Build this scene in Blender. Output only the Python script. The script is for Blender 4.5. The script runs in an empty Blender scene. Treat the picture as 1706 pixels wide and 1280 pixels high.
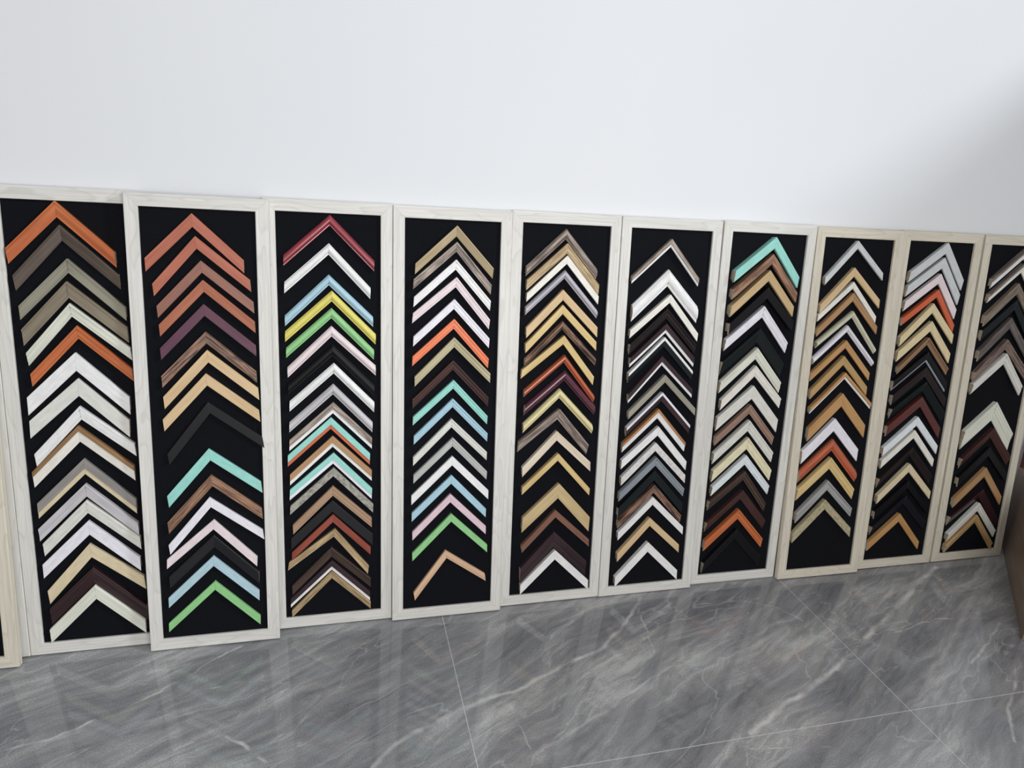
import bpy, bmesh, math, random
from mathutils import Vector, Matrix

random.seed(7)
scene = bpy.context.scene
COL = scene.collection

# ------------------------------------------------------------------ camera, world, lights, exposure
IMG_W, IMG_H, FOCAL_PX = 1706, 1280, 1139.73
cam_data = bpy.data.cameras.new('camera')
cam_data.sensor_fit = 'HORIZONTAL'
cam_data.sensor_width = 36.0
cam_data.lens = 36.0 * FOCAL_PX / IMG_W
cam_data.clip_start = 0.02
camera = bpy.data.objects.new('camera', cam_data)
right_axis = Vector((0.966919, -0.244454, 0.072873))
up_axis = Vector((0.014199, 0.336818, 0.941463))
view_axis = Vector((0.254689, 0.909283, -0.329147))
rot = Matrix((right_axis, up_axis, -view_axis)).transposed()
camera.matrix_world = Matrix.Translation((-0.2219, -2.39321, 1.70087)) @ rot.to_4x4()
COL.objects.link(camera)
scene.camera = camera

world = bpy.data.worlds.new('daylit_room')
scene.world = world
world.use_nodes = True
world.node_tree.nodes['Background'].inputs['Color'].default_value = (0.97, 0.985, 1.0, 1)
world.node_tree.nodes['Background'].inputs['Strength'].default_value = 0.42

def area_light(name, loc, target, size_x, size_y, power, color):
    d = bpy.data.lights.new(name, 'AREA')
    d.shape = 'RECTANGLE'; d.size = size_x; d.size_y = size_y
    d.energy = power; d.color = color
    o = bpy.data.objects.new(name, d)
    o.location = loc
    o.rotation_euler = (Vector(target) - Vector(loc)).to_track_quat('-Z', 'Y').to_euler()
    COL.objects.link(o)
    return o
area_light('front_fill_light', (0.45, -3.5, 1.75), (0.5, 0.0, 0.9), 2.0, 1.2, 61, (1.0, 0.985, 0.97))  # unseen fill added in front to brighten the boards, no known window
area_light('high_side_light', (9.0, -4.6, 7.01), (0.3, 0.0, 1.6), 1.3, 1.3, 560, (0.90, 0.96, 1.0))

vs = scene.view_settings
vs.view_transform = 'Standard'
vs.look = 'None'
vs.gamma = 1.0
vs.exposure = 0.0
vs.use_curve_mapping = False

# ------------------------------------------------------------------ helpers
def lin(c):
    return tuple(((x / 255) / 12.92 if x / 255 <= 0.04045 else (((x / 255) + 0.055) / 1.055) ** 2.4) for x in c) + (1.0,)

def new_mat(name):
    m = bpy.data.materials.new(name)
    m.use_nodes = True
    nt = m.node_tree
    return m, nt, nt.nodes['Principled BSDF']

def node(nt, kind, **kw):
    n = nt.nodes.new(kind)
    for k, v in kw.items():
        setattr(n, k, v)
    return n

def ramp(nt, fac, stops):
    r = node(nt, 'ShaderNodeValToRGB')
    el = r.color_ramp.elements
    el[0].position, el[0].color = stops[0]
    el[1].position, el[1].color = stops[-1]
    for p, c in stops[1:-1]:
        e = el.new(p); e.color = c
    nt.links.new(fac, r.inputs['Fac'])
    return r.outputs['Color']

def math_node(nt, op, a, b=None, clamp=False):
    n = node(nt, 'ShaderNodeMath', operation=op, use_clamp=clamp)
    for i, x in enumerate((a, b)):
        if x is None: continue
        if isinstance(x, (int, float)): n.inputs[i].default_value = x
        else: nt.links.new(x, n.inputs[i])
    return n.outputs[0]

def scaled_coords(nt, scale, jitter=True):
    tc = node(nt, 'ShaderNodeTexCoord')
    out = tc.outputs['Object']
    if jitter:
        oi = node(nt, 'ShaderNodeObjectInfo')
        sc = node(nt, 'ShaderNodeVectorMath', operation='SCALE'); sc.inputs[0].default_value = (3.1, 7.7, 5.3)
        nt.links.new(oi.outputs['Random'], sc.inputs['Scale'])
        ad = node(nt, 'ShaderNodeVectorMath', operation='ADD')
        nt.links.new(out, ad.inputs[0]); nt.links.new(sc.outputs[0], ad.inputs[1])
        out = ad.outputs[0]
    mp = node(nt, 'ShaderNodeVectorMath', operation='MULTIPLY')
    mp.inputs[1].default_value = scale
    nt.links.new(out, mp.inputs[0])
    return mp.outputs[0]

def noise(nt, vec, scale=1.0, detail=3.0, rough=0.55, dist=0.0):
    n = node(nt, 'ShaderNodeTexNoise')
    n.inputs['Scale'].default_value = scale
    n.inputs['Detail'].default_value = detail
    n.inputs['Roughness'].default_value = rough
    n.inputs['Distortion'].default_value = dist
    nt.links.new(vec, n.inputs['Vector'])
    return n.outputs['Fac']

def mixc(nt, fac, a, b, blend='MIX'):
    m = node(nt, 'ShaderNodeMix', data_type='RGBA', blend_type=blend)
    if isinstance(fac, (int, float)): m.inputs[0].default_value = fac
    else: nt.links.new(fac, m.inputs[0])
    for i, x in ((6, a), (7, b)):
        if isinstance(x, tuple): m.inputs[i].default_value = x
        else: nt.links.new(x, m.inputs[i])
    return m.outputs[2]

def bump(nt, bsdf, height, strength, dist=0.001):
    b = node(nt, 'ShaderNodeBump')
    b.inputs['Strength'].default_value = strength
    b.inputs['Distance'].default_value = dist
    nt.links.new(height, b.inputs['Height'])
    nt.links.new(b.outputs[0], bsdf.inputs['Normal'])

def shade(c, f):
    return tuple(max(0, min(255, x * f)) for x in c)

# moulding finish: name -> (kind, main colour, second colour, roughness)
FINISH = {
 'orange': ('stain', (208, 118, 66), (182, 94, 50), .28), 'umber': ('grain', (98, 84, 74), (68, 57, 50), .4),
 'sage': ('grain', (152, 148, 130), (128, 124, 108), .5), 'khaki': ('grain', (142, 132, 112), (118, 104, 88), .5),
 'ivory': ('grain', (230, 231, 217), (204, 205, 190), .5), 'white': ('paint', (238, 237, 236), None, .4),
 'bone': ('paint', (222, 221, 213), None, .45), 'cream_white': ('paint', (236, 232, 222), None, .45),
 'tan': ('grain', (158, 122, 82), (128, 96, 62), .5), 'grey_wood': ('grain', (156, 151, 146), (122, 118, 116), .5),
 'cream': ('paint', (220, 204, 170), None, .5), 'lilac_grey': ('grain', (212, 209, 211), (176, 172, 176), .45),
 'lavender_white': ('paint', (236, 233, 240), None, .4), 'maroon': ('stain', (54, 29, 32), (36, 20, 23), .4),
 'terracotta': ('grain', (190, 112, 88), (168, 92, 70), .5), 'clay': ('grain', (158, 108, 92), (132, 86, 72), .5),
 'rust': ('grain', (180, 108, 78), (156, 88, 62), .5), 'plum': ('grain', (102, 58, 78), (78, 42, 60), .45),
 'rustic': ('streak', (156, 120, 100), (70, 50, 42), .55), 'pine': ('grain', (220, 192, 150), (200, 168, 124), .5),
 'charcoal': ('paint', (36, 36, 38), None, .45), 'mint': ('paint', (154, 216, 205), None, .45),
 'rustic2': ('streak', (160, 122, 96), (112, 80, 62), .55), 'pink_white': ('paint', (234, 219, 221), None, .45),
 'sky': ('paint', (178, 207, 217), None, .45), 'green': ('paint', (146, 205, 138), None, .45),
 'red': ('stain', (160, 48, 62), (118, 30, 44), .38), 'blue': ('paint', (170, 205, 220), None, .4),
 'yellow': ('paint', (226, 214, 108), None, .4), 'black': ('paint', (17, 17, 20), None, .45),
 'taupe': ('streak', (172, 158, 146), (118, 104, 95), .5), 'rust_orange': ('paint', (204, 104, 66), None, .45),
 'camel': ('grain', (186, 146, 104), (160, 120, 80), .5), 'stone': ('mottle', (170, 166, 154), (120, 116, 106), .6),
 'brown_tan': ('grain', (178, 146, 120), (146, 114, 92), .45), 'brick': ('grain', (156, 76, 58), (124, 56, 42), .45),
 'oak': ('streak', (192, 168, 128), (158, 132, 96), .5), 'walnut': ('grain', (80, 62, 52), (54, 40, 34), .35),
 'aubergine': ('grain', (64, 48, 52), (44, 33, 37), .45), 'sand': ('grain', (192, 174, 138), (166, 146, 112), .45),
 'bright_orange': ('paint', (238, 128, 82), None, .35), 'khaki_light': ('grain', (196, 186, 150), (170, 160, 126), .45),
 'walnut_red': ('grain', (78, 52, 48), (50, 33, 32), .4), 'silver_grey': ('grain', (200, 200, 196), (178, 178, 174), .4),
 'pink': ('paint', (226, 198, 208), None, .45), 'peach': ('grain', (222, 186, 154), (200, 160, 128), .45),
 'silver_lilac': ('grain', (196, 192, 200), (170, 168, 178), .35), 'straw': ('grain', (222, 196, 138), (202, 172, 114), .5),
 'orange_red': ('stain', (198, 104, 68), (162, 76, 48), .28), 'plum_dark': ('stain', (92, 42, 58), (64, 28, 42), .22),
 'butter': ('paint', (226, 214, 162), None, .35), 'ivory_tan': ('grain', (230, 217, 196), (202, 184, 158), .5),
 'maple': ('grain', (206, 184, 138), (184, 158, 112), .5), 'brown': ('grain', (136, 96, 78), (108, 74, 60), .45),
 'espresso': ('grain', (40, 31, 31), (27, 21, 22), .5), 'greenblack': ('paint', (20, 27, 29), None, .5),
 'olive_grey': ('grain', (162, 158, 142), (134, 130, 116), .5), 'amber': ('grain', (186, 134, 90), (158, 108, 68), .4),
 'texture_white': ('mottle', (228, 225, 223), (200, 196, 194), .5), 'steel': ('grain', (152, 160, 166), (124, 132, 138), .32),
 'camel_light': ('grain', (204, 178, 134), (184, 156, 112), .5), 'rosetaupe': ('grain', (168, 138, 122), (142, 112, 98), .45),
 'pale_yellow': ('paint', (232, 224, 190), None, .45), 'cool_white': ('paint', (228, 234, 237), None, .4),
 'silver_white': ('paint', (208, 211, 211), None, .4), 'ivory_green': ('paint', (210, 208, 182), None, .45),
 'honey': ('grain', (196, 152, 100), (172, 126, 78), .45), 'honey2': ('grain', (190, 156, 104), (166, 130, 82), .45),
 'silver': ('grain', (176, 176, 174), (136, 136, 134), .3), 'champagne': ('mottle', (184, 174, 142), (150, 140, 110), .35),
 'bright_red': ('paint', (206, 96, 58), None, .4), 'cream_yellow': ('paint', (224, 206, 162), None, .45),
 'striped': ('bands', (168, 132, 100), (84, 56, 40), .45), 'mahogany': ('grain', (98, 44, 38), (72, 30, 28), .35),
 'blueblack': ('paint', (23, 23, 31), None, .5), 'taupe_dark': ('streak', (136, 124, 116), (100, 90, 84), .5),
 'driftwood': ('streak', (138, 124, 108), (108, 94, 82), .55), 'smoke': ('streak', (108, 98, 94), (80, 72, 70), .5),
 'driftwood_red': ('streak', (136, 116, 106), (102, 82, 76), .5), 'gold_tan': ('grain', (196, 164, 116), (160, 124, 84), .4),
}
MATS = {}
def finish(name):
    if name in MATS: return MATS[name]
    kind, c1, c2, rough = FINISH[name]
    m, nt, b = new_mat('moulding_' + name)
    b.inputs['Roughness'].default_value = rough
    if max(c1) < 80: b.inputs['Specular IOR Level'].default_value = .22
    if kind == 'paint':
        v = noise(nt, scaled_coords(nt, (30, 120, 120)), 1.0, 3)
        col = ramp(nt, v, [(.3, lin(shade(c1, .95))), (.7, lin(shade(c1, 1.03)))])
        bump(nt, b, v, .12, .0006)
    elif kind == 'mottle':
        v = noise(nt, scaled_coords(nt, (60, 110, 110)), 1.0, 5, .7)
        col = ramp(nt, v, [(.38, lin(c2)), (.55, lin(c1))])
        bump(nt, b, v, .2, .0006)
    elif kind == 'streak':
        v = noise(nt, scaled_coords(nt, (12, 210, 210)), 1.0, 3, .6, .5)
        w = noise(nt, scaled_coords(nt, (12, 40, 40)), 1.0, 2)
        a = ramp(nt, v, [(.42, lin(c2)), (.56, lin(shade(c1, 1.08)))])
        col = mixc(nt, ramp(nt, w, [(.35, (0, 0, 0, 1)), (.75, (.55, .55, .55, 1))]), a, lin(shade(c2, .8)))
        bump(nt, b, v, .35, .0006)
    elif kind == 'bands':
        sep = node(nt, 'ShaderNodeSeparateXYZ')
        nt.links.new(scaled_coords(nt, (1, 1, 1), False), sep.inputs[0])
        s = math_node(nt, 'SINE', math_node(nt, 'MULTIPLY', sep.outputs['Y'], 1150.0))
        col = ramp(nt, math_node(nt, 'MULTIPLY_ADD', s, .5), [(.0, lin(c2)), (.6, lin(c1))])
    else:
        v = noise(nt, scaled_coords(nt, (6, 220, 220)), 1.0, 5, .6, .6)
        w = noise(nt, scaled_coords(nt, (5, 26, 26)), 1.0, 2, .5, .5)
        k = math_node(nt, 'ADD', math_node(nt, 'MULTIPLY', v, .6), math_node(nt, 'MULTIPLY', w, .4))
        col = ramp(nt, k, [(.36, lin(c2)), (.6, lin(c1))])
        bump(nt, b, v, .15, .0005)
        if kind == 'stain':
            b.inputs['Coat Weight'].default_value = .6
            b.inputs['Coat Roughness'].default_value = .15
    nt.links.new(col, b.inputs['Base Color'])
    MATS[name] = m
    return m

def raw_wood():
    m, nt, b = new_mat('raw_cut_wood')
    v = noise(nt, scaled_coords(nt, (90, 260, 160)), 1.0, 4)
    col = ramp(nt, v, [(.3, lin((142, 128, 112))), (.7, lin((186, 172, 152)))])
    nt.links.new(col, b.inputs['Base Color']); b.inputs['Roughness'].default_value = .8
    return m
RAW = raw_wood()

def frame_wood(name='whitewashed_ash', lo=(210, 208, 202), hi=(230, 228, 223), dark=(172, 165, 152)):
    m, nt, b = new_mat(name)
    fine = noise(nt, scaled_coords(nt, (3, 170, 170)), 1.0, 5, .6, .3)
    warp = noise(nt, scaled_coords(nt, (2.2, 13, 13)), 1.0, 2, .5, .3)
    rings = math_node(nt, 'FRACT', math_node(nt, 'MULTIPLY', warp, 9.0))
    rr = ramp(nt, rings, [(0.0, (.0, .0, .0, 1)), (.75, (.35, .35, .35, 1)), (.92, (1, 1, 1, 1)), (1.0, (0, 0, 0, 1))])
    base = ramp(nt, fine, [(.3, lin(lo)), (.65, lin(hi))])
    col = mixc(nt, math_node(nt, 'MULTIPLY', rr, .28), base, lin(dark))
    nt.links.new(col, b.inputs['Base Color'])
    b.inputs['Roughness'].default_value = .5
    bump(nt, b, fine, .15, .0005)
    return m
FRAME = frame_wood()
FRAME_WARM = frame_wood('cream_ash', (206, 198, 180), (226, 219, 203), (172, 158, 136))

def felt():
    m, nt, b = new_mat('black_felt')
    v = noise(nt, scaled_coords(nt, (500, 500, 500), False), 1.0, 3)
    col = ramp(nt, v, [(.3, lin((11, 12, 16))), (.7, lin((18, 19, 25)))])
    nt.links.new(col, b.inputs['Base Color'])
    b.inputs['Roughness'].default_value = .95
    b.inputs['Specular IOR Level'].default_value = .15
    bump(nt, b, v, .3, .0005)
    return m
FELT = felt()

def wall_paint():
    m, nt, b = new_mat('white_wall_paint')
    v = noise(nt, scaled_coords(nt, (240, 240, 240), False), 1.0, 3)
    w = noise(nt, scaled_coords(nt, (.8, .8, .8), False), 1.0, 2)
    nt.links.new(ramp(nt, w, [(.3, lin((229, 231, 234))), (.7, lin((233, 234, 237)))]), b.inputs['Base Color'])
    b.inputs['Roughness'].default_value = .75
    bump(nt, b, v, .08, .0005)
    return m
WALL = wall_paint()

VEINS = [(0.009, 0.8, [(-1.135, -0.646), (-1.015, -0.63), (-0.909, -0.567), (-0.745, -0.487), (-0.637, -0.384), (-0.532, -0.314)]),
 (0.007, 0.6, [(-0.727, -0.771), (-0.644, -0.714), (-0.567, -0.667), (-0.459, -0.587), (-0.372, -0.551)]),
 (0.01, 0.8, [(-0.57, -0.666), (-0.522, -0.719), (-0.487, -0.743), (-0.415, -0.812)]),
 (0.005, 0.6, [(-0.715, -0.505), (-0.558, -0.493), (-0.393, -0.5)]),
 (0.016, 0.8, [(-0.126, -0.888),
 (0.004, -0.799),
 (0.174, -0.722),
 (0.34, -0.679),
 (0.494, -0.617),
 (0.733, -0.52),
 (0.807, -0.466),
 (0.938, -0.325),
 (0.987, -0.274)]),
 (0.02, 0.9, [(1.053, -0.976), (1.373, -0.838), (1.751, -0.669), (1.842, -0.596), (2.063, -0.497), (2.299, -0.364), (2.487, -0.276)]),
 (0.007, 0.7, [(1.138, -0.375), (1.275, -0.357), (1.424, -0.364), (1.513, -0.421), (1.584, -0.519)]),
 (0.007, 0.7, [(1.799, -0.635), (1.946, -0.63), (2.156, -0.597), (2.325, -0.612), (2.402, -0.628)]),
 (0.01, 0.7, [(2.415, -0.649), (2.27, -0.746), (2.082, -0.838)]),
 (0.012, 0.6, [(2.22, -0.893), (2.014, -1.046), (1.901, -1.165)]),
 (0.006, 0.7, [(0.938, -0.355),
 (0.915, -0.5),
 (0.881, -0.647)]),
 (0.007, 0.6, [(0.964, -1.084), (1.0, -1.036), (1.105, -1.051), (1.266, -1.069)]),
 (0.007, 0.6, [(0.324, -0.741),
 (0.333, -0.835),
 (0.341, -0.909)]),
 (0.007, 0.6, [(1.088, -0.378), (1.146, -0.468), (1.225, -0.444), (1.267, -0.394)]),
 (0.01, 0.5, [(0.322, -0.944),
 (0.597, -0.822),
 (0.756, -0.745),
 (0.998, -0.626)])]

def marble():
    m, nt, b = new_mat('grey_marble_tile')
    tc = node(nt, 'ShaderNodeTexCoord')
    P = tc.outputs['Object']
    # drift of the stone: coordinates turned so that x runs along the veining
    mp = node(nt, 'ShaderNodeMapping'); mp.vector_type = 'TEXTURE'
    mp.inputs['Rotation'].default_value = (0, 0, math.radians(27))
    nt.links.new(P, mp.inputs['Vector'])
    Q = mp.outputs[0]
    def sc(vec, s):
        n = node(nt, 'ShaderNodeVectorMath', operation='MULTIPLY'); n.inputs[1].default_value = s
        nt.links.new(vec, n.inputs[0]); return n.outputs[0]
    def warped(vec, scale, amt):
        n = node(nt, 'ShaderNodeTexNoise'); n.inputs['Scale'].default_value = scale; n.inputs['Detail'].default_value = 4
        nt.links.new(vec, n.inputs['Vector'])
        s = node(nt, 'ShaderNodeVectorMath', operation='SUBTRACT'); s.inputs[1].default_value = (.5, .5, .5)
        nt.links.new(n.outputs['Color'], s.inputs[0])
        k = node(nt, 'ShaderNodeVectorMath', operation='SCALE'); k.inputs['Scale'].default_value = amt
        nt.links.new(s.outputs[0], k.inputs[0])
        a = node(nt, 'ShaderNodeVectorMath', operation='ADD')
        nt.links.new(vec, a.inputs[0]); nt.links.new(k.outputs[0], a.inputs[1])
        return a.outputs[0]
    Qw = warped(Q, 1.6, .22)
    broad = noise(nt, sc(Qw, (1.3, 4.2, 1)), 1.0, 5, .6)
    streak = noise(nt, sc(Qw, (3.0, 20, 1)), 1.0, 8, .72, .8)
    grit = noise(nt, sc(P, (220, 220, 1)), 1.0, 3, .75)
    k = math_node(nt, 'ADD', math_node(nt, 'MULTIPLY', broad, .50), math_node(nt, 'MULTIPLY', streak, .40))
    k = math_node(nt, 'ADD', k, math_node(nt, 'MULTIPLY', grit, .30))
    col = ramp(nt, k, [(.43, lin((92, 93, 99))), (.53, lin((124, 125, 129))), (.62, lin((148, 149, 151))), (.72, lin((192, 192, 191)))])
    # natural fine veins
    def ridge(vec, s, width, strength, off):
        ad = node(nt, 'ShaderNodeVectorMath', operation='ADD'); ad.inputs[1].default_value = off
        nt.links.new(vec, ad.inputs[0])
        n = noise(nt, sc(ad.outputs[0], s), 1.0, 4, .55, .6)
        d = math_node(nt, 'ABSOLUTE', math_node(nt, 'SUBTRACT', n, .5))
        v = math_node(nt, 'SUBTRACT', 1.0, math_node(nt, 'DIVIDE', d, width), True)
        return math_node(nt, 'MULTIPLY', v, strength)
    r1 = ridge(Qw, (1.0, 4.2, 1), .007, .28, (3, 1, 0))
    r2 = ridge(Qw, (2.2, 5.0, 1), .005, .16, (9, 4, 0))
    gate = noise(nt, sc(P, (2.2, 2.2, 1)), 1.0, 2)
    r2 = math_node(nt, 'MULTIPLY', r2, math_node(nt, 'GREATER_THAN', gate, .5))
    # the veins one can trace on the floor, laid where they run
    g = bpy.data.node_groups.new('vein_segment', 'ShaderNodeTree')
    for nm, ty in (('P', 'NodeSocketVector'), ('A', 'NodeSocketVector'), ('B', 'NodeSocketVector'), ('W', 'NodeSocketFloat'), ('S', 'NodeSocketFloat'), ('Prev', 'NodeSocketFloat')):
        g.interface.new_socket(nm, in_out='INPUT', socket_type=ty)
    g.interface.new_socket('V', in_out='OUTPUT', socket_type='NodeSocketFloat')
    gi = g.nodes.new('NodeGroupInput'); go = g.nodes.new('NodeGroupOutput')
    def vm(op, a, c=None, scale=None):
        n = g.nodes.new('ShaderNodeVectorMath'); n.operation = op
        g.links.new(a, n.inputs[0])
        if c is not None: g.links.new(c, n.inputs[1])
        if scale is not None: g.links.new(scale, n.inputs['Scale'])
        return n
    def fm(op, a, c, clamp=False):
        n = g.nodes.new('ShaderNodeMath'); n.operation = op; n.use_clamp = clamp
        for i, x in enumerate((a, c)):
            if isinstance(x, float): n.inputs[i].default_value = x
            else: g.links.new(x, n.inputs[i])
        return n.outputs[0]
    pa = vm('SUBTRACT', gi.outputs['P'], gi.outputs['A']).outputs[0]
    ba = vm('SUBTRACT', gi.outputs['B'], gi.outputs['A']).outputs[0]
    h = fm('DIVIDE', vm('DOT_PRODUCT', pa, ba).outputs['Value'], vm('DOT_PRODUCT', ba, ba).outputs['Value'], True)
    d = vm('LENGTH', vm('SUBTRACT', pa, vm('SCALE', ba, None, h).outputs[0]).outputs[0]).outputs['Value']
    v = fm('SUBTRACT', 1.0, fm('DIVIDE', d, gi.outputs['W']), True)
    v = fm('MULTIPLY', v, gi.outputs['S'])
    g.links.new(fm('MAXIMUM', v, gi.outputs['Prev']), go.inputs['V'])
    Pw = warped(warped(P, 7.0, .05), 30.0, .012)
    prev = None
    for w, s, pts in VEINS:
        for p, q in zip(pts, pts[1:]):
            n = node(nt, 'ShaderNodeGroup'); n.node_tree = g
            nt.links.new(Pw, n.inputs['P'])
            n.inputs['A'].default_value = (p[0], p[1], 0); n.inputs['B'].default_value = (q[0], q[1], 0)
            n.inputs['W'].default_value = w * .75; n.inputs['S'].default_value = s * 1.15
            if prev: nt.links.new(prev, n.inputs['Prev'])
            prev = n.outputs['V']
    wob = noise(nt, sc(P, (9, 9, 1)), 1.0, 3)
    traced = math_node(nt, 'MULTIPLY', prev, ramp(nt, wob, [(.35, (.35, .35, .35, 1)), (.6, (.95, .95, .95, 1))]))
    allv = math_node(nt, 'MAXIMUM', math_node(nt, 'MAXIMUM', r1, r2), traced)
    col = mixc(nt, allv, col, lin((212, 211, 209)))
    # grout lines between the 1.48 m slabs
    sep = node(nt, 'ShaderNodeSeparateXYZ'); nt.links.new(P, sep.inputs[0])
    def line(coord, origin, period):
        t = math_node(nt, 'DIVIDE', math_node(nt, 'SUBTRACT', coord, origin), period)
        f = math_node(nt, 'SUBTRACT', math_node(nt, 'FRACT', math_node(nt, 'ADD', t, .5)), .5)
        return math_node(nt, 'LESS_THAN', math_node(nt, 'MULTIPLY', math_node(nt, 'ABSOLUTE', f), period), .0013)
    gr = math_node(nt, 'MAXIMUM', line(sep.outputs['X'], 0.1702, 1.4821), line(sep.outputs['Y'], -0.9924, .762))
    col = mixc(nt, math_node(nt, 'MULTIPLY', gr, .85), col, lin((205, 205, 203)))
    nt.links.new(col, b.inputs['Base Color'])
    rough = math_node(nt, 'MULTIPLY_ADD', grit, .08)
    rough.node.inputs[2].default_value = .03
    nt.links.new(rough, b.inputs['Roughness'])
    b.inputs['IOR'].default_value = 1.6
    return m

def kraft(name, c1, c2, rough):
    m, nt, b = new_mat(name)
    v = noise(nt, scaled_coords(nt, (5, 5, 60)), 1.0, 4)
    nt.links.new(ramp(nt, v, [(.3, lin(c2)), (.7, lin(c1))]), b.inputs['Base Color'])
    b.inputs['Roughness'].default_value = rough
    return m

def link_mesh(name, bm, mats, parent=None):
    bmesh.ops.recalc_face_normals(bm, faces=bm.faces)
    me = bpy.data.meshes.new(name)
    bm.to_mesh(me); bm.free()
    for m in (mats if isinstance(mats, (list, tuple)) else [mats]): me.materials.append(m)
    o = bpy.data.objects.new(name, me)
    COL.objects.link(o)
    if parent: o.parent = parent
    return o

def empty(name, matrix):
    o = bpy.data.objects.new(name, None)
    o.empty_display_size = .05
    COL.objects.link(o)
    o.matrix_world = matrix
    return o

def box_bm(x0, x1, y0, y1, z0, z1, bevel=0.0):
    bm = bmesh.new()
    bmesh.ops.create_cube(bm, size=1)
    bmesh.ops.scale(bm, vec=(x1 - x0, y1 - y0, z1 - z0), verts=bm.verts)
    bmesh.ops.translate(bm, vec=((x0 + x1) / 2, (y0 + y1) / 2, (z0 + z1) / 2), verts=bm.verts)
    if bevel:
        bmesh.ops.bevel(bm, geom=bm.edges[:], offset=bevel, segments=2, affect='EDGES', profile=.5)
    return bm

def loft(section, starts, dirs_end, cap_mats=True):
    """section: closed list of (a, h); starts/dirs_end: functions a -> 2D point at each end of the rail."""
    bm = bmesh.new()
    v0 = [bm.verts.new((*starts(a), h)) for a, h in section]
    v1 = [bm.verts.new((*dirs_end(a), h)) for a, h in section]
    n = len(section)
    for i in range(n):
        bm.faces.new((v0[i], v0[(i + 1) % n], v1[(i + 1) % n], v1[i]))
    f0 = bm.faces.new(v0); f1 = bm.faces.new(v1)
    if cap_mats:
        f0.material_index = 1; f1.material_index = 1
    bmesh.ops.triangulate(bm, faces=[f0, f1])
    return bm

# ------------------------------------------------------------------ the room
fl = link_mesh('floor', box_bm(-4.5, 5.5, -4.5, .10, -.06, 0.0), marble()); fl['kind'] = 'structure'
wb = link_mesh('wall_back', box_bm(-4.5, 5.5, .004, .14, 0.0, 3.4), WALL); wb['kind'] = 'structure'
wr = link_mesh('shade_partition', box_bm(3.62, 3.74, -4.5, .004, 0.0, 2.92), WALL); wr['kind'] = 'structure'  # unseen partition, added and sized to cast the soft shadow on the back wall

# ------------------------------------------------------------------ display boards
H = 1.5; W = .4119; B = .0392; THICK = .024; REC = .009
BOARDS = {   # left foot x, foot distance from wall, head distance from wall, turn, roll
 'Z': (-1.6182, .3118, .0559, -.0002, -.0038), 'Y': (-1.6036, .2663, .0275, 0.0, .0016),
 'A': (-1.1903, .2639, .0276, .0003, .0016), 'B': (-.8236, .3047, .0563, .0017, -.003),
 'C': (-.4306, .2544, .0275, .0002, -.0007), 'D': (-.0172, .2717, .0274, -.0002, -.0007),
 'E': (.3961, .2500, .0271, .0041, -.0006), 'F': (.8095, .2517, .0272, .0027, -.0005),
 'G': (1.2230, .2327, .0276, -.0017, -.0027), 'H': (1.6395, .2572, .0280, -.0055, -.0015),
 'I': (2.0561, .2395, .0274, -.0029, .0006), 'J': (2.4813, .2408, .0276, .0015, -.0006)}
BOARD_LABEL = {
 'Z': 'pale ash framed board cut off by the left photo edge, standing foremost',
 'Y': 'pale ash framed board showing only a narrow grey strip behind the leftmost board',
 'A': 'pale ash framed sample board with a glossy orange sample at the top, leaning on wall',
 'B': 'pale ash framed sample board with flat terracotta samples at the top, overlapping its neighbours',
 'C': 'pale ash framed sample board with a crimson red sample at the top',
 'D': 'pale ash framed sample board whose lowest sample is a tilted peach tan corner',
 'E': 'pale ash framed sample board with wide stepped dark brown sample near the bottom',
 'F': 'pale ash framed sample board with a wide smooth white sample second from top',
 'G': 'pale ash framed sample board with a mint green sample at the top',
 'H': 'pale ash framed sample board with a wide bare black area at the bottom',
 'I': 'pale ash framed sample board with a bright red orange sample fourth from top',
 'J': 'rightmost pale ash framed sample board, cut off by the photo edge beside brown box'}
PHRASE = {'A': 'orange-topped board', 'B': 'terracotta-topped board', 'C': 'red-topped board', 'D': 'beige-topped board',
 'E': 'board right of beige-topped one', 'F': 'board left of mint-topped one', 'G': 'mint-topped board',
 'H': 'third board from right', 'I': 'second board from right', 'J': 'rightmost board'}

def board_matrix(key):
    x, yb, yt, psi, rl = BOARDS[key]
    s = (yb - yt) / H; c = math.sqrt(1 - s * s)
    ex = Vector((math.cos(psi), math.sin(psi), 0)); nn = Vector((-math.sin(psi), math.cos(psi), 0))
    up = nn * s + Vector((0, 0, c))
    ex2 = ex * math.cos(rl) + up * math.sin(rl); up2 = -ex * math.sin(rl) + up * math.cos(rl)
    out = ex2.cross(up2)
    m = Matrix((ex2, up2, out)).transposed().to_4x4()
    lift = THICK * out.z + max(0, -ex2.z * W) + .0003   # the foot stands on its back edge
    m.translation = Vector((x, -yb, lift))
    return m

def rail_matrix(p, ang):
    return Matrix.Translation((p[0], p[1], 0)) @ Matrix.Rotation(ang, 4, 'Z')

def make_board(key):
    mw = board_matrix(key)
    root = empty('display_board', mw)
    root['label'] = BOARD_LABEL[key]; root['category'] = 'display board'; root['group'] = 'sample boards leaning along the wall'
    e = .0015
    for (p, ang, L) in (((0, 0), 0, W), ((W, 0), math.pi / 2, H), ((W, H), math.pi, W), ((0, H), -math.pi / 2, H)):
        g = .00015
        sec = [(0, -THICK), (0, -e), (e, 0), (B - e, 0), (B, -e), (B, -THICK)]
        bm = loft(sec, lambda a: (a + g, a), lambda a: (L - a - g, a), False)
        r = link_mesh('frame_rail', bm, FRAME_WARM if key in 'ZHIJ' else FRAME, root)
        r.matrix_local = rail_matrix(p, ang)
    link_mesh('backing_panel', box_bm(B - .0003, W - B + .0003, B - .0003, H - B + .0003, -THICK + .002, -REC), FELT, root)
    return mw

MAT_B = {k: make_board(k) for k in BOARDS}

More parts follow.
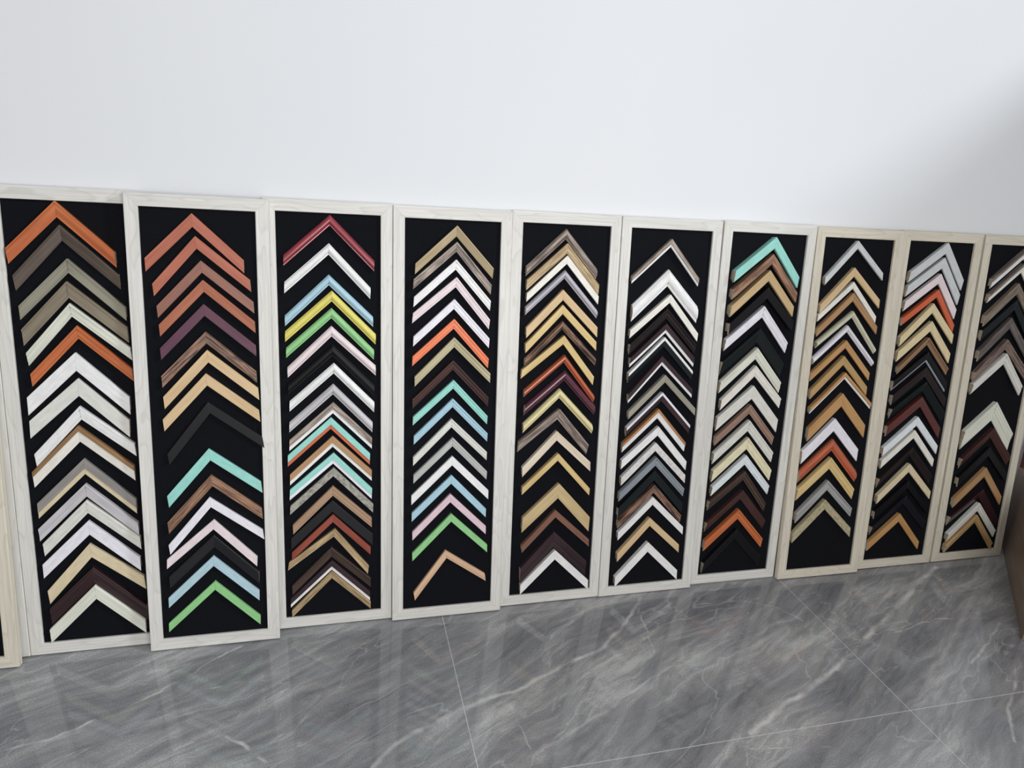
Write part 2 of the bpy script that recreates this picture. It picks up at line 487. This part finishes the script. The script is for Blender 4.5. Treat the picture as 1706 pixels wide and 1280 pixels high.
# ------------------------------------------------------------------ corner samples
# each: apex x, apex y, turn (deg), opening (deg), left length, right length, face width along the mitre, height, profile, finish, look[, lip finish]
SAMPLES = {
'A': [
(0.1841,1.4603,1.04,90.49,0.1972,0.2092,0.0472,0.016,'scoop','orange','glossy orange'),
(0.1916,1.3907,2.43,87.48,0.2021,0.2059,0.0464,0.016,'slope','umber','dark taupe'),
(0.2040,1.2921,1.07,89.99,0.1993,0.2077,0.0426,0.016,'rims','sage','olive grey'),
(0.1972,1.2239,3.42,90.42,0.1965,0.2083,0.0500,0.016,'rims','khaki','brownish olive'),
(0.2002,1.1582,4.63,89.16,0.1977,0.2104,0.0416,0.016,'ridge','ivory','ridged greenish white'),
(0.2149,1.0898,2.22,89.32,0.2011,0.2000,0.0409,0.016,'ridge','orange','grooved orange brown'),
(0.2038,1.0057,-0.34,90.31,0.1974,0.2027,0.0568,0.013,'flat','white','plain white'),
(0.2060,0.9248,-1.39,91.69,0.1947,0.1941,0.0559,0.013,'flat','bone','plain off-white'),
(0.2033,0.8361,3.73,91.92,0.2004,0.1959,0.0431,0.016,'ridge','white','ridged white'),
(0.1948,0.7737,2.03,91.26,0.1994,0.2035,0.0527,0.016,'outlip','cream_white','white with tan edge','tan'),
(0.2030,0.6651,-0.18,89.54,0.1993,0.2009,0.0516,0.013,'lip','grey_wood','grey with cream lip','cream'),
(0.2015,0.5821,0.22,90.39,0.2017,0.2030,0.0438,0.016,'step','lilac_grey','scratched lilac grey'),
(0.2004,0.5275,1.71,91.42,0.1912,0.2019,0.0450,0.016,'ridge','bone','grooved off-white'),
(0.2010,0.4568,0.35,91.20,0.1984,0.1998,0.0477,0.013,'flat','lavender_white','lavender white'),
(0.1981,0.3772,4.86,91.26,0.2005,0.2001,0.0467,0.013,'flat','cream','plain cream'),
(0.2039,0.2966,0.13,90.35,0.1895,0.2115,0.0585,0.016,'scoop','maroon','dark maroon'),
(0.2047,0.2252,0.34,90.23,0.2005,0.2003,0.0506,0.016,'ridge','ivory','ridged ivory'),
],
'B': [
(0.1883,1.4466,1.06,91.38,0.1962,0.2002,0.0410,0.011,'flat','terracotta','flat terracotta'),
(0.1952,1.3783,4.75,90.62,0.1961,0.2027,0.0383,0.011,'flat','terracotta','flat terracotta'),
(0.2081,1.3040,3.78,93.22,0.1942,0.1958,0.0372,0.011,'flat','clay','dusty brown'),
(0.2118,1.2445,3.13,92.36,0.1936,0.1970,0.0373,0.011,'flat','rust','rust brown'),
(0.2110,1.1692,3.05,92.70,0.1921,0.1980,0.0375,0.011,'flat','plum','plum purple'),
(0.2131,1.0820,2.74,92.65,0.1950,0.1960,0.0375,0.011,'flat','rustic','rustic brown wood'),
(0.2153,1.0233,4.08,92.06,0.2011,0.1958,0.0400,0.011,'flat','pine','pale tan wood'),
(0.2083,0.9472,4.94,93.94,0.1982,0.2009,0.0389,0.011,'flat','pine','pale tan wood'),
(0.2114,0.8539,7.96,90.36,0.2106,0.2040,0.0373,0.011,'flat','charcoal','charcoal black'),
(0.2070,0.6980,6.27,93.27,0.2023,0.1988,0.0394,0.011,'flat','mint','mint green'),
(0.2105,0.6092,5.02,92.88,0.2084,0.1973,0.0393,0.011,'flat','rustic2','speckled rustic brown'),
(0.2028,0.5317,6.52,92.45,0.2041,0.2063,0.0338,0.011,'flat','lavender_white','lavender white'),
(0.2134,0.4537,-2.95,91.97,0.1964,0.1956,0.0337,0.011,'flat','pink_white','pale pink'),
(0.2126,0.4007,-1.18,90.19,0.1974,0.1987,0.0453,0.014,'slope','charcoal','sloped charcoal black'),
(0.2073,0.3255,-0.31,91.94,0.1992,0.1990,0.0355,0.011,'flat','sky','pale blue'),
(0.2093,0.2350,-1.12,91.93,0.2037,0.2007,0.0313,0.011,'flat','green','apple green'),
],
'C': [
(0.2088,1.4558,-1.46,92.63,0.1986,0.2029,0.0351,0.016,'round','red','rounded crimson red'),
(0.2048,1.3648,-2.25,90.88,0.1921,0.1962,0.0374,0.016,'round','white','rounded white'),
(0.2028,1.2629,0.15,92.16,0.1973,0.1996,0.0350,0.016,'round','blue','rounded light blue'),
(0.2122,1.2104,-1.57,92.71,0.2039,0.2044,0.0357,0.016,'round','yellow','rounded yellow'),
(0.2103,1.1525,-1.52,92.46,0.1993,0.1989,0.0341,0.016,'round','green','rounded apple green'),
(0.2089,1.0923,0.66,93.03,0.2005,0.1997,0.0354,0.016,'round','pink_white','rounded pale pink'),
(0.2126,1.0273,-1.83,92.53,0.1964,0.1979,0.0373,0.016,'round','black','rounded black'),
(0.2158,0.9665,-2.08,92.48,0.1960,0.1941,0.0363,0.016,'round','white','rounded white'),
(0.2126,0.8940,-2.21,91.71,0.1955,0.1916,0.0364,0.016,'round','lilac_grey','rounded pearl grey'),
(0.2117,0.8300,-1.80,93.47,0.1950,0.1857,0.0390,0.013,'lip','taupe','taupe with white lip','white'),
(0.2035,0.7767,-1.84,92.32,0.1942,0.1889,0.0409,0.013,'lip','mint','mint with orange lip','rust_orange'),
(0.2085,0.7108,-0.89,92.83,0.1960,0.1863,0.0393,0.013,'lip','camel','tan with white lip','white'),
(0.2106,0.6499,-2.80,93.05,0.1946,0.1907,0.0394,0.013,'lip','mint','mint with white lip','lavender_white'),
(0.2099,0.5961,-2.13,91.31,0.1987,0.1975,0.0307,0.013,'flat','stone','mottled stone grey'),
(0.2061,0.5292,0.63,91.69,0.1920,0.1842,0.0360,0.016,'ridge','brown_tan','ridged light brown'),
(0.2042,0.4765,-0.65,92.64,0.1934,0.1952,0.0424,0.013,'flat','charcoal','flat charcoal'),
(0.2059,0.4244,-1.23,90.80,0.1945,0.1870,0.0293,0.013,'flat','brick','brick red'),
(0.2118,0.3696,-8.08,91.29,0.1962,0.1935,0.0293,0.013,'flat','oak','oak-coloured tilted'),
(0.1983,0.3012,0.68,91.90,0.1916,0.1893,0.0388,0.016,'slope','walnut','dark walnut'),
(0.1994,0.2497,-0.93,92.27,0.1955,0.1894,0.0365,0.013,'lip','aubergine','aubergine with white lip','white'),
(0.1988,0.2007,0.34,90.82,0.1964,0.1910,0.0303,0.016,'slope','oak','narrow oak'),
],
'D': [
(0.2165,1.4424,-1.98,89.85,0.1934,0.1921,0.0362,0.016,'slope','sand','ridged beige'),
(0.2175,1.3883,-3.74,89.32,0.1971,0.1900,0.0347,0.016,'ridge','taupe','grained taupe'),
(0.2158,1.3286,-3.01,89.41,0.1955,0.1876,0.0353,0.016,'ridge','white','pearly white'),
(0.2180,1.2685,-4.95,89.40,0.1967,0.1898,0.0355,0.016,'ridge','pink_white','pale pink'),
(0.2113,1.1928,-1.93,89.86,0.1931,0.1880,0.0352,0.016,'ridge','lavender_white','bright white'),
(0.2120,1.1239,-2.77,89.26,0.1955,0.1896,0.0353,0.016,'ridge','bright_orange','bright orange'),
(0.2131,1.0590,0.53,90.21,0.1961,0.1859,0.0353,0.016,'ridge','khaki_light','khaki beige'),
(0.2105,0.9782,-0.92,89.41,0.1961,0.1889,0.0354,0.016,'ridge','walnut_red','dark brown'),
(0.2135,0.9071,-2.07,90.55,0.1941,0.1838,0.0319,0.016,'ridge','mint','mint green'),
(0.2117,0.8395,-0.57,90.19,0.1923,0.1855,0.0319,0.016,'ridge','blue','light blue'),
(0.2082,0.7658,0.62,90.40,0.1943,0.1837,0.0325,0.016,'ridge','bone','off-white'),
(0.2142,0.6954,-0.97,90.46,0.1942,0.1838,0.0326,0.016,'ridge','silver_grey','silver grey'),
(0.2137,0.6258,-0.33,90.77,0.2050,0.1947,0.0345,0.013,'flat','white','flat white'),
(0.2119,0.5542,-1.15,89.84,0.1982,0.1910,0.0326,0.013,'flat','blue','flat light blue'),
(0.2088,0.4826,0.37,90.12,0.1953,0.1914,0.0319,0.013,'flat','pink','flat pale pink'),
(0.2132,0.4061,1.04,91.11,0.2022,0.1914,0.0307,0.013,'flat','green','apple green'),
(0.1940,0.2636,9.50,91.68,0.1967,0.1806,0.0322,0.013,'lip','peach','peach tan tilted','peach'),
],
'E': [
(0.1994,1.4449,-2.58,88.58,0.1963,0.1854,0.0366,0.022,'round','taupe','grained taupe'),
(0.2050,1.3951,-2.99,89.49,0.1977,0.1932,0.0373,0.019,'flat','oak','oak wood'),
(0.2061,1.3525,-2.40,88.11,0.2014,0.1923,0.0301,0.019,'flat','cream_white','creamy white'),
(0.2012,1.2999,-2.05,89.49,0.1965,0.1941,0.0300,0.022,'round','silver_lilac','silvery lilac'),
(0.1960,1.2303,1.13,89.72,0.1927,0.1951,0.0378,0.019,'flat','pine','pine wood'),
(0.1977,1.1753,1.10,88.80,0.1974,0.1932,0.0332,0.019,'flat','straw','straw yellow wood'),
(0.2001,1.1164,0.33,90.00,0.1955,0.1927,0.0316,0.022,'round','rustic','dark grained brown'),
(0.2095,1.0632,-6.07,89.82,0.2020,0.1993,0.0321,0.019,'flat','straw','straw yellow wood'),
(0.2158,0.9910,-5.17,87.93,0.1977,0.1994,0.0282,0.022,'round','orange_red','glossy orange red'),
(0.2206,0.9326,-3.11,92.42,0.1990,0.1759,0.0388,0.022,'round','plum_dark','glossy plum'),
(0.2029,0.8640,-1.01,90.32,0.1894,0.1988,0.0360,0.022,'round','butter','rounded butter yellow'),
(0.2046,0.7873,-5.22,92.51,0.1954,0.1887,0.0419,0.022,'slope','taupe','sloped taupe'),
(0.1981,0.7026,2.34,90.97,0.1901,0.1920,0.0375,0.019,'flat','ivory_tan','pale ivory wood'),
(0.2089,0.6142,-2.02,89.19,0.1886,0.2001,0.0289,0.019,'flat','straw','straw yellow wood'),
(0.2183,0.4938,-2.18,89.36,0.1923,0.1973,0.0596,0.019,'flat','maple','wide maple wood'),
(0.2087,0.3873,2.03,91.20,0.1879,0.1965,0.0305,0.019,'flat','brown','mid brown'),
(0.2066,0.2987,1.95,88.85,0.1926,0.1928,0.0667,0.022,'step','aubergine','wide stepped dark brown'),
(0.2157,0.2214,0.40,91.19,0.1923,0.2022,0.0396,0.019,'flat','white','plain white'),
],
'F': [
(0.1997,1.4264,-2.91,87.91,0.2045,0.1902,0.0294,0.019,'lip','taupe','taupe with white lip','white'),
(0.1983,1.3138,-0.93,89.78,0.1949,0.1912,0.0623,0.022,'round','white','wide smooth white'),
(0.2114,1.2212,-3.85,89.78,0.2072,0.1957,0.0311,0.019,'flat','cream_white','thick cream white'),
(0.2014,1.1687,-1.07,90.74,0.1992,0.1895,0.0387,0.022,'ridge','espresso','dark espresso'),
(0.2038,1.1114,-1.07,91.48,0.1927,0.1851,0.0371,0.019,'lip','aubergine','dark with wide white lip','white'),
(0.2000,1.0593,-0.38,89.52,0.1972,0.1853,0.0376,0.022,'outlip','greenblack','green black with white edge','white'),
(0.1966,0.9864,2.65,87.87,0.1977,0.1920,0.0358,0.019,'lip','aubergine','dark with wide white lip','white'),
(0.2157,0.9126,0.41,91.25,0.2034,0.1959,0.0290,0.019,'flat','olive_grey','thick olive grey'),
(0.2086,0.8440,-0.89,89.70,0.1970,0.1872,0.0364,0.022,'outlip','aubergine','plum with white edge','lavender_white'),
(0.1980,0.7782,-2.08,88.46,0.1952,0.1896,0.0381,0.022,'outlip','white','white with orange tan edge','amber'),
(0.2039,0.7071,-3.02,90.21,0.1977,0.2003,0.0364,0.019,'flat','white','plain white'),
(0.1975,0.6423,-0.10,90.16,0.1944,0.1987,0.0344,0.019,'flat','texture_white','textured white'),
(0.2043,0.5833,-0.99,90.36,0.2050,0.1902,0.0366,0.022,'ridge','steel','blue grey silver'),
(0.2023,0.5280,-0.84,86.52,0.2097,0.1976,0.0421,0.019,'flat','greenblack','green black'),
(0.2072,0.4674,-1.75,89.33,0.2042,0.1851,0.0347,0.022,'ridge','rustic','rustic brown wood'),
(0.2034,0.4170,0.74,91.62,0.2004,0.1996,0.0335,0.019,'flat','white','plain white'),
(0.1965,0.3299,2.74,90.17,0.1959,0.1885,0.0355,0.019,'flat','pine','pale pine wood'),
(0.1969,0.2250,1.41,89.95,0.1961,0.1951,0.0422,0.019,'flat','white','plain white'),
],
'G': [
(0.2181,1.4479,-5.66,89.68,0.2107,0.1920,0.0443,0.030,'deep','mint','mint green'),
(0.2135,1.3838,-3.82,89.36,0.2181,0.1925,0.0397,0.030,'deep','rustic2','speckled brown wood'),
(0.2066,1.3213,-2.59,88.99,0.2108,0.1866,0.0414,0.030,'deep','camel_light','light tan'),
(0.2073,1.2562,-1.00,91.72,0.2140,0.1788,0.0444,0.030,'deep','black','grooved black'),
(0.2057,1.1822,-4.15,89.81,0.2070,0.1891,0.0461,0.022,'ridge','lavender_white','grooved bright white'),
(0.1986,1.0920,-3.81,90.51,0.2049,0.1876,0.0581,0.022,'slope','greenblack','sloped green black'),
(0.1964,1.0157,-2.88,88.83,0.2048,0.1880,0.0469,0.022,'ridge','ivory','grooved ivory'),
(0.1997,0.9422,-0.66,89.38,0.1995,0.1881,0.0438,0.022,'ridge','cream_white','ridged cream white'),
(0.1994,0.8598,-3.41,91.47,0.1991,0.1948,0.0544,0.019,'flat','bone','wide plain off-white'),
(0.1957,0.7820,-2.90,89.46,0.1957,0.1831,0.0385,0.022,'ridge','rosetaupe','rosy taupe'),
(0.1985,0.7165,-2.69,89.82,0.2025,0.1884,0.0466,0.022,'ridge','bone','grooved off-white'),
(0.2030,0.6421,-3.18,88.41,0.2026,0.1890,0.0493,0.022,'ridge','pale_yellow','pale yellow'),
(0.2019,0.5676,-2.76,89.57,0.1948,0.1838,0.0417,0.022,'ridge','cool_white','grooved cool white'),
(0.2049,0.4981,-6.25,88.96,0.1973,0.1855,0.0399,0.022,'ridge','walnut','ridged walnut brown'),
(0.2047,0.4149,-3.60,89.93,0.2061,0.1812,0.0433,0.022,'slope','walnut_red','dark reddish brown'),
(0.1975,0.3305,-2.38,90.34,0.1995,0.1877,0.0438,0.022,'ridge','orange','grooved orange'),
(0.1960,0.2435,-0.13,88.57,0.2031,0.1814,0.0507,0.022,'slope','black','sloped black'),
],
'H': [
(0.1867,1.4518,2.78,90.15,0.2022,0.1792,0.0303,0.019,'flat','silver_white','narrow silvery white'),
(0.1856,1.3457,2.41,90.73,0.2104,0.1885,0.0352,0.019,'flat','pine','pine wood'),
(0.1893,1.2890,-2.37,90.48,0.2038,0.1897,0.0268,0.019,'flat','cream_white','cream white'),
(0.1961,1.2443,-0.63,91.00,0.2151,0.1910,0.0327,0.019,'flat','camel','caramel wood'),
(0.2088,1.1707,-5.32,91.93,0.2047,0.1988,0.0269,0.022,'round','ivory_green','narrow greenish cream'),
(0.1915,1.1117,-1.45,92.96,0.2037,0.2040,0.0271,0.022,'round','lavender_white','narrow lilac white'),
(0.1901,1.0500,-1.72,92.21,0.2063,0.1925,0.0317,0.019,'flat','honey','honey wood'),
(0.1891,0.9854,0.20,89.50,0.2028,0.1868,0.0379,0.019,'flat','honey2','olive tan wood'),
(0.2068,0.9151,1.11,94.08,0.2164,0.1975,0.0271,0.019,'lip','honey','honey with white lip','white'),
(0.2069,0.8262,-0.98,87.97,0.2094,0.1916,0.0555,0.019,'flat','honey','wide honey wood'),
(0.1843,0.7189,-0.78,89.88,0.2002,0.1930,0.0546,0.019,'flat','lavender_white','wide white'),
(0.1918,0.6269,-2.41,90.85,0.2048,0.1998,0.0498,0.022,'round','orange_red','rounded orange red'),
(0.1894,0.5477,-2.38,90.82,0.2024,0.1964,0.0502,0.022,'ridge','straw','grooved straw yellow'),
(0.1894,0.4454,0.77,91.20,0.2007,0.1884,0.0435,0.022,'ridge','silver','ridged silver'),
(0.1870,0.3591,1.06,91.93,0.2051,0.2022,0.0432,0.019,'flat','champagne','champagne silver'),
],
'I': [
(0.2235,1.4579,-9.15,89.40,0.2127,0.1854,0.0447,0.019,'flat','silver_white','pale grey'),
(0.2167,1.3975,-9.24,89.27,0.2076,0.1868,0.0450,0.019,'flat','silver_white','pale grey'),
(0.2094,1.3306,-8.69,89.70,0.2007,0.1851,0.0417,0.019,'flat','pink_white','pinkish white'),
(0.2110,1.2645,-8.48,89.21,0.2040,0.1824,0.0328,0.019,'flat','bright_red','bright red orange'),
(0.1958,1.2057,-0.55,89.38,0.2065,0.1804,0.0400,0.019,'flat','cream_yellow','cream yellow'),
(0.2029,1.1299,-4.08,90.45,0.2028,0.1854,0.0425,0.019,'flat','cream_yellow','cream yellow'),
(0.1988,1.0595,-1.49,89.56,0.1854,0.1765,0.0306,0.022,'step','striped','striped brown ridged'),
(0.2078,0.9969,-4.47,98.72,0.2031,0.1847,0.0430,0.019,'lip','black','black with metallic lip','steel'),
(0.2109,0.9309,-4.52,98.01,0.1976,0.1933,0.0424,0.019,'flat','espresso','flat espresso'),
(0.2199,0.8669,-5.68,95.89,0.1984,0.1950,0.0437,0.022,'slope','greenblack','sloped black'),
(0.2134,0.7997,-5.53,91.93,0.2065,0.1923,0.0450,0.019,'flat','mahogany','mahogany red'),
(0.2085,0.7096,-2.88,93.61,0.2104,0.1886,0.0391,0.019,'flat','cool_white','cool white'),
(0.2029,0.6489,-3.19,91.82,0.2057,0.1883,0.0354,0.019,'flat','cream_white','warm white'),
(0.2035,0.5706,-2.27,91.99,0.2078,0.1884,0.0442,0.022,'slope','espresso','sloped espresso'),
(0.2042,0.4946,-0.50,91.81,0.2063,0.1938,0.0380,0.019,'flat','cream','plain cream'),
(0.2115,0.4143,-2.15,97.57,0.2099,0.1916,0.0347,0.019,'flat','black','flat black'),
(0.2096,0.3434,-2.11,97.59,0.2150,0.1873,0.0415,0.022,'slope','blueblack','bluish black'),
(0.1934,0.2597,-3.64,91.28,0.1998,0.1941,0.0379,0.019,'flat','honey','honey wood'),
],
'J': [
(0.2234,1.4491,-5.98,88.59,0.2079,0.1717,0.0435,0.022,'outlip','white','white with taupe edge','taupe_dark'),
(0.2219,1.3865,-5.96,87.41,0.2205,0.1760,0.0390,0.022,'outlip','cream_white','cream with taupe edge','taupe_dark'),
(0.2133,1.3009,-3.74,84.26,0.2235,0.1801,0.0476,0.019,'flat','driftwood','grey brown wood'),
(0.2180,1.2276,-6.38,87.52,0.2135,0.1881,0.0452,0.019,'flat','greenblack','black'),
(0.2070,1.1501,-1.72,86.40,0.2165,0.2063,0.0469,0.019,'flat','smoke','smoky grey wood'),
(0.2043,1.0537,0.06,90.93,0.2118,0.2160,0.0449,0.022,'ridge','driftwood_red','grained reddish taupe'),
(0.2147,0.9899,-5.03,88.81,0.2169,0.1913,0.0480,0.022,'ridge','bone','off-white'),
(0.2080,0.7667,-4.84,89.03,0.2037,0.1940,0.0863,0.022,'step','ivory','wide stepped ivory'),
(0.2195,0.6447,-2.83,90.07,0.2085,0.1833,0.0477,0.022,'slope','walnut_red','dark red brown'),
(0.2157,0.5539,-1.32,91.67,0.2066,0.1854,0.0428,0.019,'flat','black','flat black'),
(0.2174,0.4553,-3.87,86.07,0.2111,0.1900,0.0432,0.019,'flat','camel','caramel wood'),
(0.2206,0.3486,-7.32,92.06,0.2075,0.1997,0.0447,0.022,'slope','maroon','dark maroon'),
(0.2147,0.2831,-3.12,87.77,0.2192,0.1865,0.0390,0.022,'ridge','bone','grooved bone white'),
(0.2117,0.2107,-3.93,85.97,0.2084,0.1908,0.0378,0.022,'ridge','gold_tan','ridged golden tan'),
],
}

S2 = math.sqrt(2)

def profile(kind):
    """top line from the outer (t=0) to the inner edge (t=1), heights relative to the full height"""
    if kind == 'round':
        return [(0, .56), (.05, .62), (.07, .56)] + [(.44 - .36 * math.cos(a), .55 + .45 * math.sin(a)) for a in [math.pi * k / 10 for k in range(1, 10)]] + [(.82, .5), (.84, .62), (.97, .6), (1, .5)]
    if kind == 'slope':
        return [(0, .92), (.04, 1), (.16, 1), (.2, .93), (.9, .52), (.93, .45), (1, .43)]
    if kind == 'scoop':
        return [(0, .9), (.03, 1), (.13, 1), (.16, .86), (.26, .93), (.4, .92), (.55, .82), (.7, .66), (.84, .55), (.87, .5), (.9, .56), (1, .54)]
    if kind == 'rims':
        return [(0, .9), (.04, 1), (.13, 1), (.17, .84), (.83, .8), (.87, .92), (.96, .92), (1, .85)]
    if kind == 'ridge':
        return [(0, .82), (.06, 1), (.22, 1), (.28, .84), (.33, .9), (.72, .86), (.76, .72), (.8, .78), (.97, .76), (1, .68)]
    if kind == 'step':
        return [(0, .94), (.03, 1), (.16, 1), (.18, .88), (.33, .88), (.35, .76), (.52, .76), (.54, .64), (.57, .7), (.97, .66), (1, .6)]
    return [(0, .94), (.03, 1), (.97, 1), (1, .94)]

def rail_pair(root, side, op, length, T, h, kind, fin, lip):
    # in the sample's frame the apex is the origin and -y runs down along the mitre
    half = math.radians(op) / 2
    d = Vector((side * math.sin(half), -math.cos(half)))       # outer edge direction
    width = T * math.sin(half)                                  # true face width
    ang = math.atan2(d.y, d.x)
    if kind == 'rightlip': kind = 'lip' if side == 1 else 'slope'
    top = profile(kind)
    split = {'lip': .74 if lip == 'steel' else .62, 'outlip': .34}.get(kind)
    body_top = top; lip_top = None
    if split:
        if kind == 'lip':
            body_top = [(0, .94), (.03, 1), (split - .02, 1), (split, .9)]
            lip_top = [(split + .002, .70), (split + .03, .76), (.97, .76), (1, .70)]
        else:
            lip_top = [(0, .94), (.03, 1), (split - .03, 1), (split - .002, .94)]
            body_top = [(split, .84), (.95, .70), (1, .64)]
    def section(tl, a0, a1, rebate):
        pts = [(a0, 0)] + list(tl)
        zr = tl[-1][1] * .66                                    # rebate at the back of the inner edge
        pts += ([(1, zr), (.72, zr), (.72, 0)] if rebate else [(a1, 0)])
        return [(t * T, z * h) for t, z in pts]
    def build(name, sec, mat, parent):
        # local x along the leg, local y across, ends cut parallel to the mitre
        ca, sa = math.cos(-ang), math.sin(-ang)
        mx = (0 * ca - (-1) * sa, 0 * sa + (-1) * ca)           # the mitre direction seen from the rail
        g = .0002
        bm = loft(sec, lambda a: (mx[0] * a + g, mx[1] * a), lambda a: (length + mx[0] * a, mx[1] * a))
        o = link_mesh(name, bm, [mat, RAW], parent)
        return o
    if kind == 'outlip':
        sec_b = section(body_top, split, 1, True); sec_l = section(lip_top, 0, split - .002, False)
    elif kind == 'lip':
        sec_b = section(body_top, 0, split, False); sec_l = section(lip_top, split + .002, 1, True)
    else:
        sec_b = section(body_top, 0, 1, True); sec_l = None
    r = build('moulding_rail', sec_b, finish(fin), root)
    r.matrix_local = Matrix.Rotation(ang, 4, 'Z')
    if sec_l:
        l = build('painted_edge', sec_l, finish(lip), r)

seen_labels = set()
ORD = ['topmost', 'second', 'third', 'fourth', 'fifth', 'sixth', 'seventh', 'eighth', 'ninth', 'tenth', 'eleventh', 'twelfth']
for key, rows in SAMPLES.items():
    prev = None
    for i, row in enumerate(rows):
        ax, ay, turn, op, ll, rl, T, h, kind, fin, look = row[:11]
        lip = row[11] if len(row) > 11 else None
        op = 90 + max(-3.0, min(4.5, (op - 90) * .9))
        ll = max(.185, min(.212, ll)); rl = max(.185, min(.214, rl))
        # keep the lowest tip clear of the bottom rail
        lo = min(ay + math.sin(math.radians(270 + turn - s * op / 2)) * l for s, l in ((1, ll), (-1, rl))) - T
        if lo < B + .001: ay += B + .001 - lo
        m = MAT_B[key] @ Matrix.Translation((ax, ay, -REC)) @ Matrix.Rotation(math.radians(turn), 4, 'Z')
        root = empty('corner_sample', m)
        rail_pair(root, -1, op, ll, T, h, kind, fin, lip)
        rail_pair(root, 1, op, rl, T, h, kind, fin, lip)
        if prev is None:
            lab = '%s corner sample, topmost on %s' % (look, PHRASE[key])
        elif i == len(rows) - 1:
            lab = '%s corner sample, lowest on %s' % (look, PHRASE[key])
        else:
            lab = '%s corner sample below the %s one, %s' % (look, prev, PHRASE[key])
            if len(lab.split()) > 16: lab = '%s sample below %s one, %s' % (look, prev, PHRASE[key])
            if len(lab.split()) > 16: lab = '%s sample, %s down, %s' % (look, ORD[i], PHRASE[key])
        assert lab not in seen_labels and 4 <= len(lab.split()) <= 16, lab
        seen_labels.add(lab)
        root['label'] = lab; root['category'] = 'frame moulding sample'
        root['group'] = 'corner samples on the ' + PHRASE[key]
        prev = look

# ------------------------------------------------------------------ brown box in the right corner
ang = math.atan2(.573, .559)
bw, bd, bh = 1.05, .42, .36
mbox = Matrix.Translation((2.406, -.764, 0)) @ Matrix.Rotation(ang, 4, 'Z')
root = empty('brown_box', mbox)
root['label'] = 'large plain brown box standing at an angle on the floor at the right edge'
root['category'] = 'box'
kb = kraft('brown_board', (152, 128, 112), (132, 110, 96), .35)
t_ = .006
link_mesh('side_panel', box_bm(0, bw, -t_, 0, 0.0, bh, .0015), kb, root)
link_mesh('side_panel', box_bm(0, bw, -bd, -bd + t_, 0.0, bh, .0015), kb, root)
link_mesh('end_panel', box_bm(0, t_, -bd + t_, -t_, 0.0, bh, .0015), kb, root)
link_mesh('end_panel', box_bm(bw - t_, bw, -bd + t_, -t_, 0.0, bh, .0015), kb, root)
link_mesh('base_panel', box_bm(t_, bw - t_, -bd + t_, -t_, 0.001, .007), kb, root)
for y0, y1 in ((-bd / 2, 0), (-bd, -bd / 2)):
    link_mesh('top_flap', box_bm(0, bw, y0 + .0008, y1 - .0004, bh, bh + .004, .001), kb, root)

# length of dark red moulding standing on the box, its head against the wall
LEN = .46
sec = [(0, 0)] + [(t * .055, z * .018) for t, z in profile('scoop')] + [(.055, .004), (.04, .004), (.04, 0)]
bm = loft(sec, lambda a: (0, -a), lambda a: (LEN, -a))
oc = link_mesh('moulding_length', bm, [finish('mahogany'), RAW])
tilt = math.asin(.035 / LEN)
ex_ = Vector((0, math.sin(tilt), math.cos(tilt)))             # along the piece, upward
ez_ = Vector((0, -math.cos(tilt), math.sin(tilt)))            # its face, away from the wall
ey_ = ez_.cross(ex_)
m_ = Matrix((ex_, ey_, ez_)).transposed().to_4x4()
m_.translation = Vector((3.110 if ey_.x < 0 else 3.165, -.034, bh + .0045))
oc.matrix_world = m_
oc['label'] = 'dark reddish brown moulding length standing on the brown box against the wall'
oc['category'] = 'moulding'
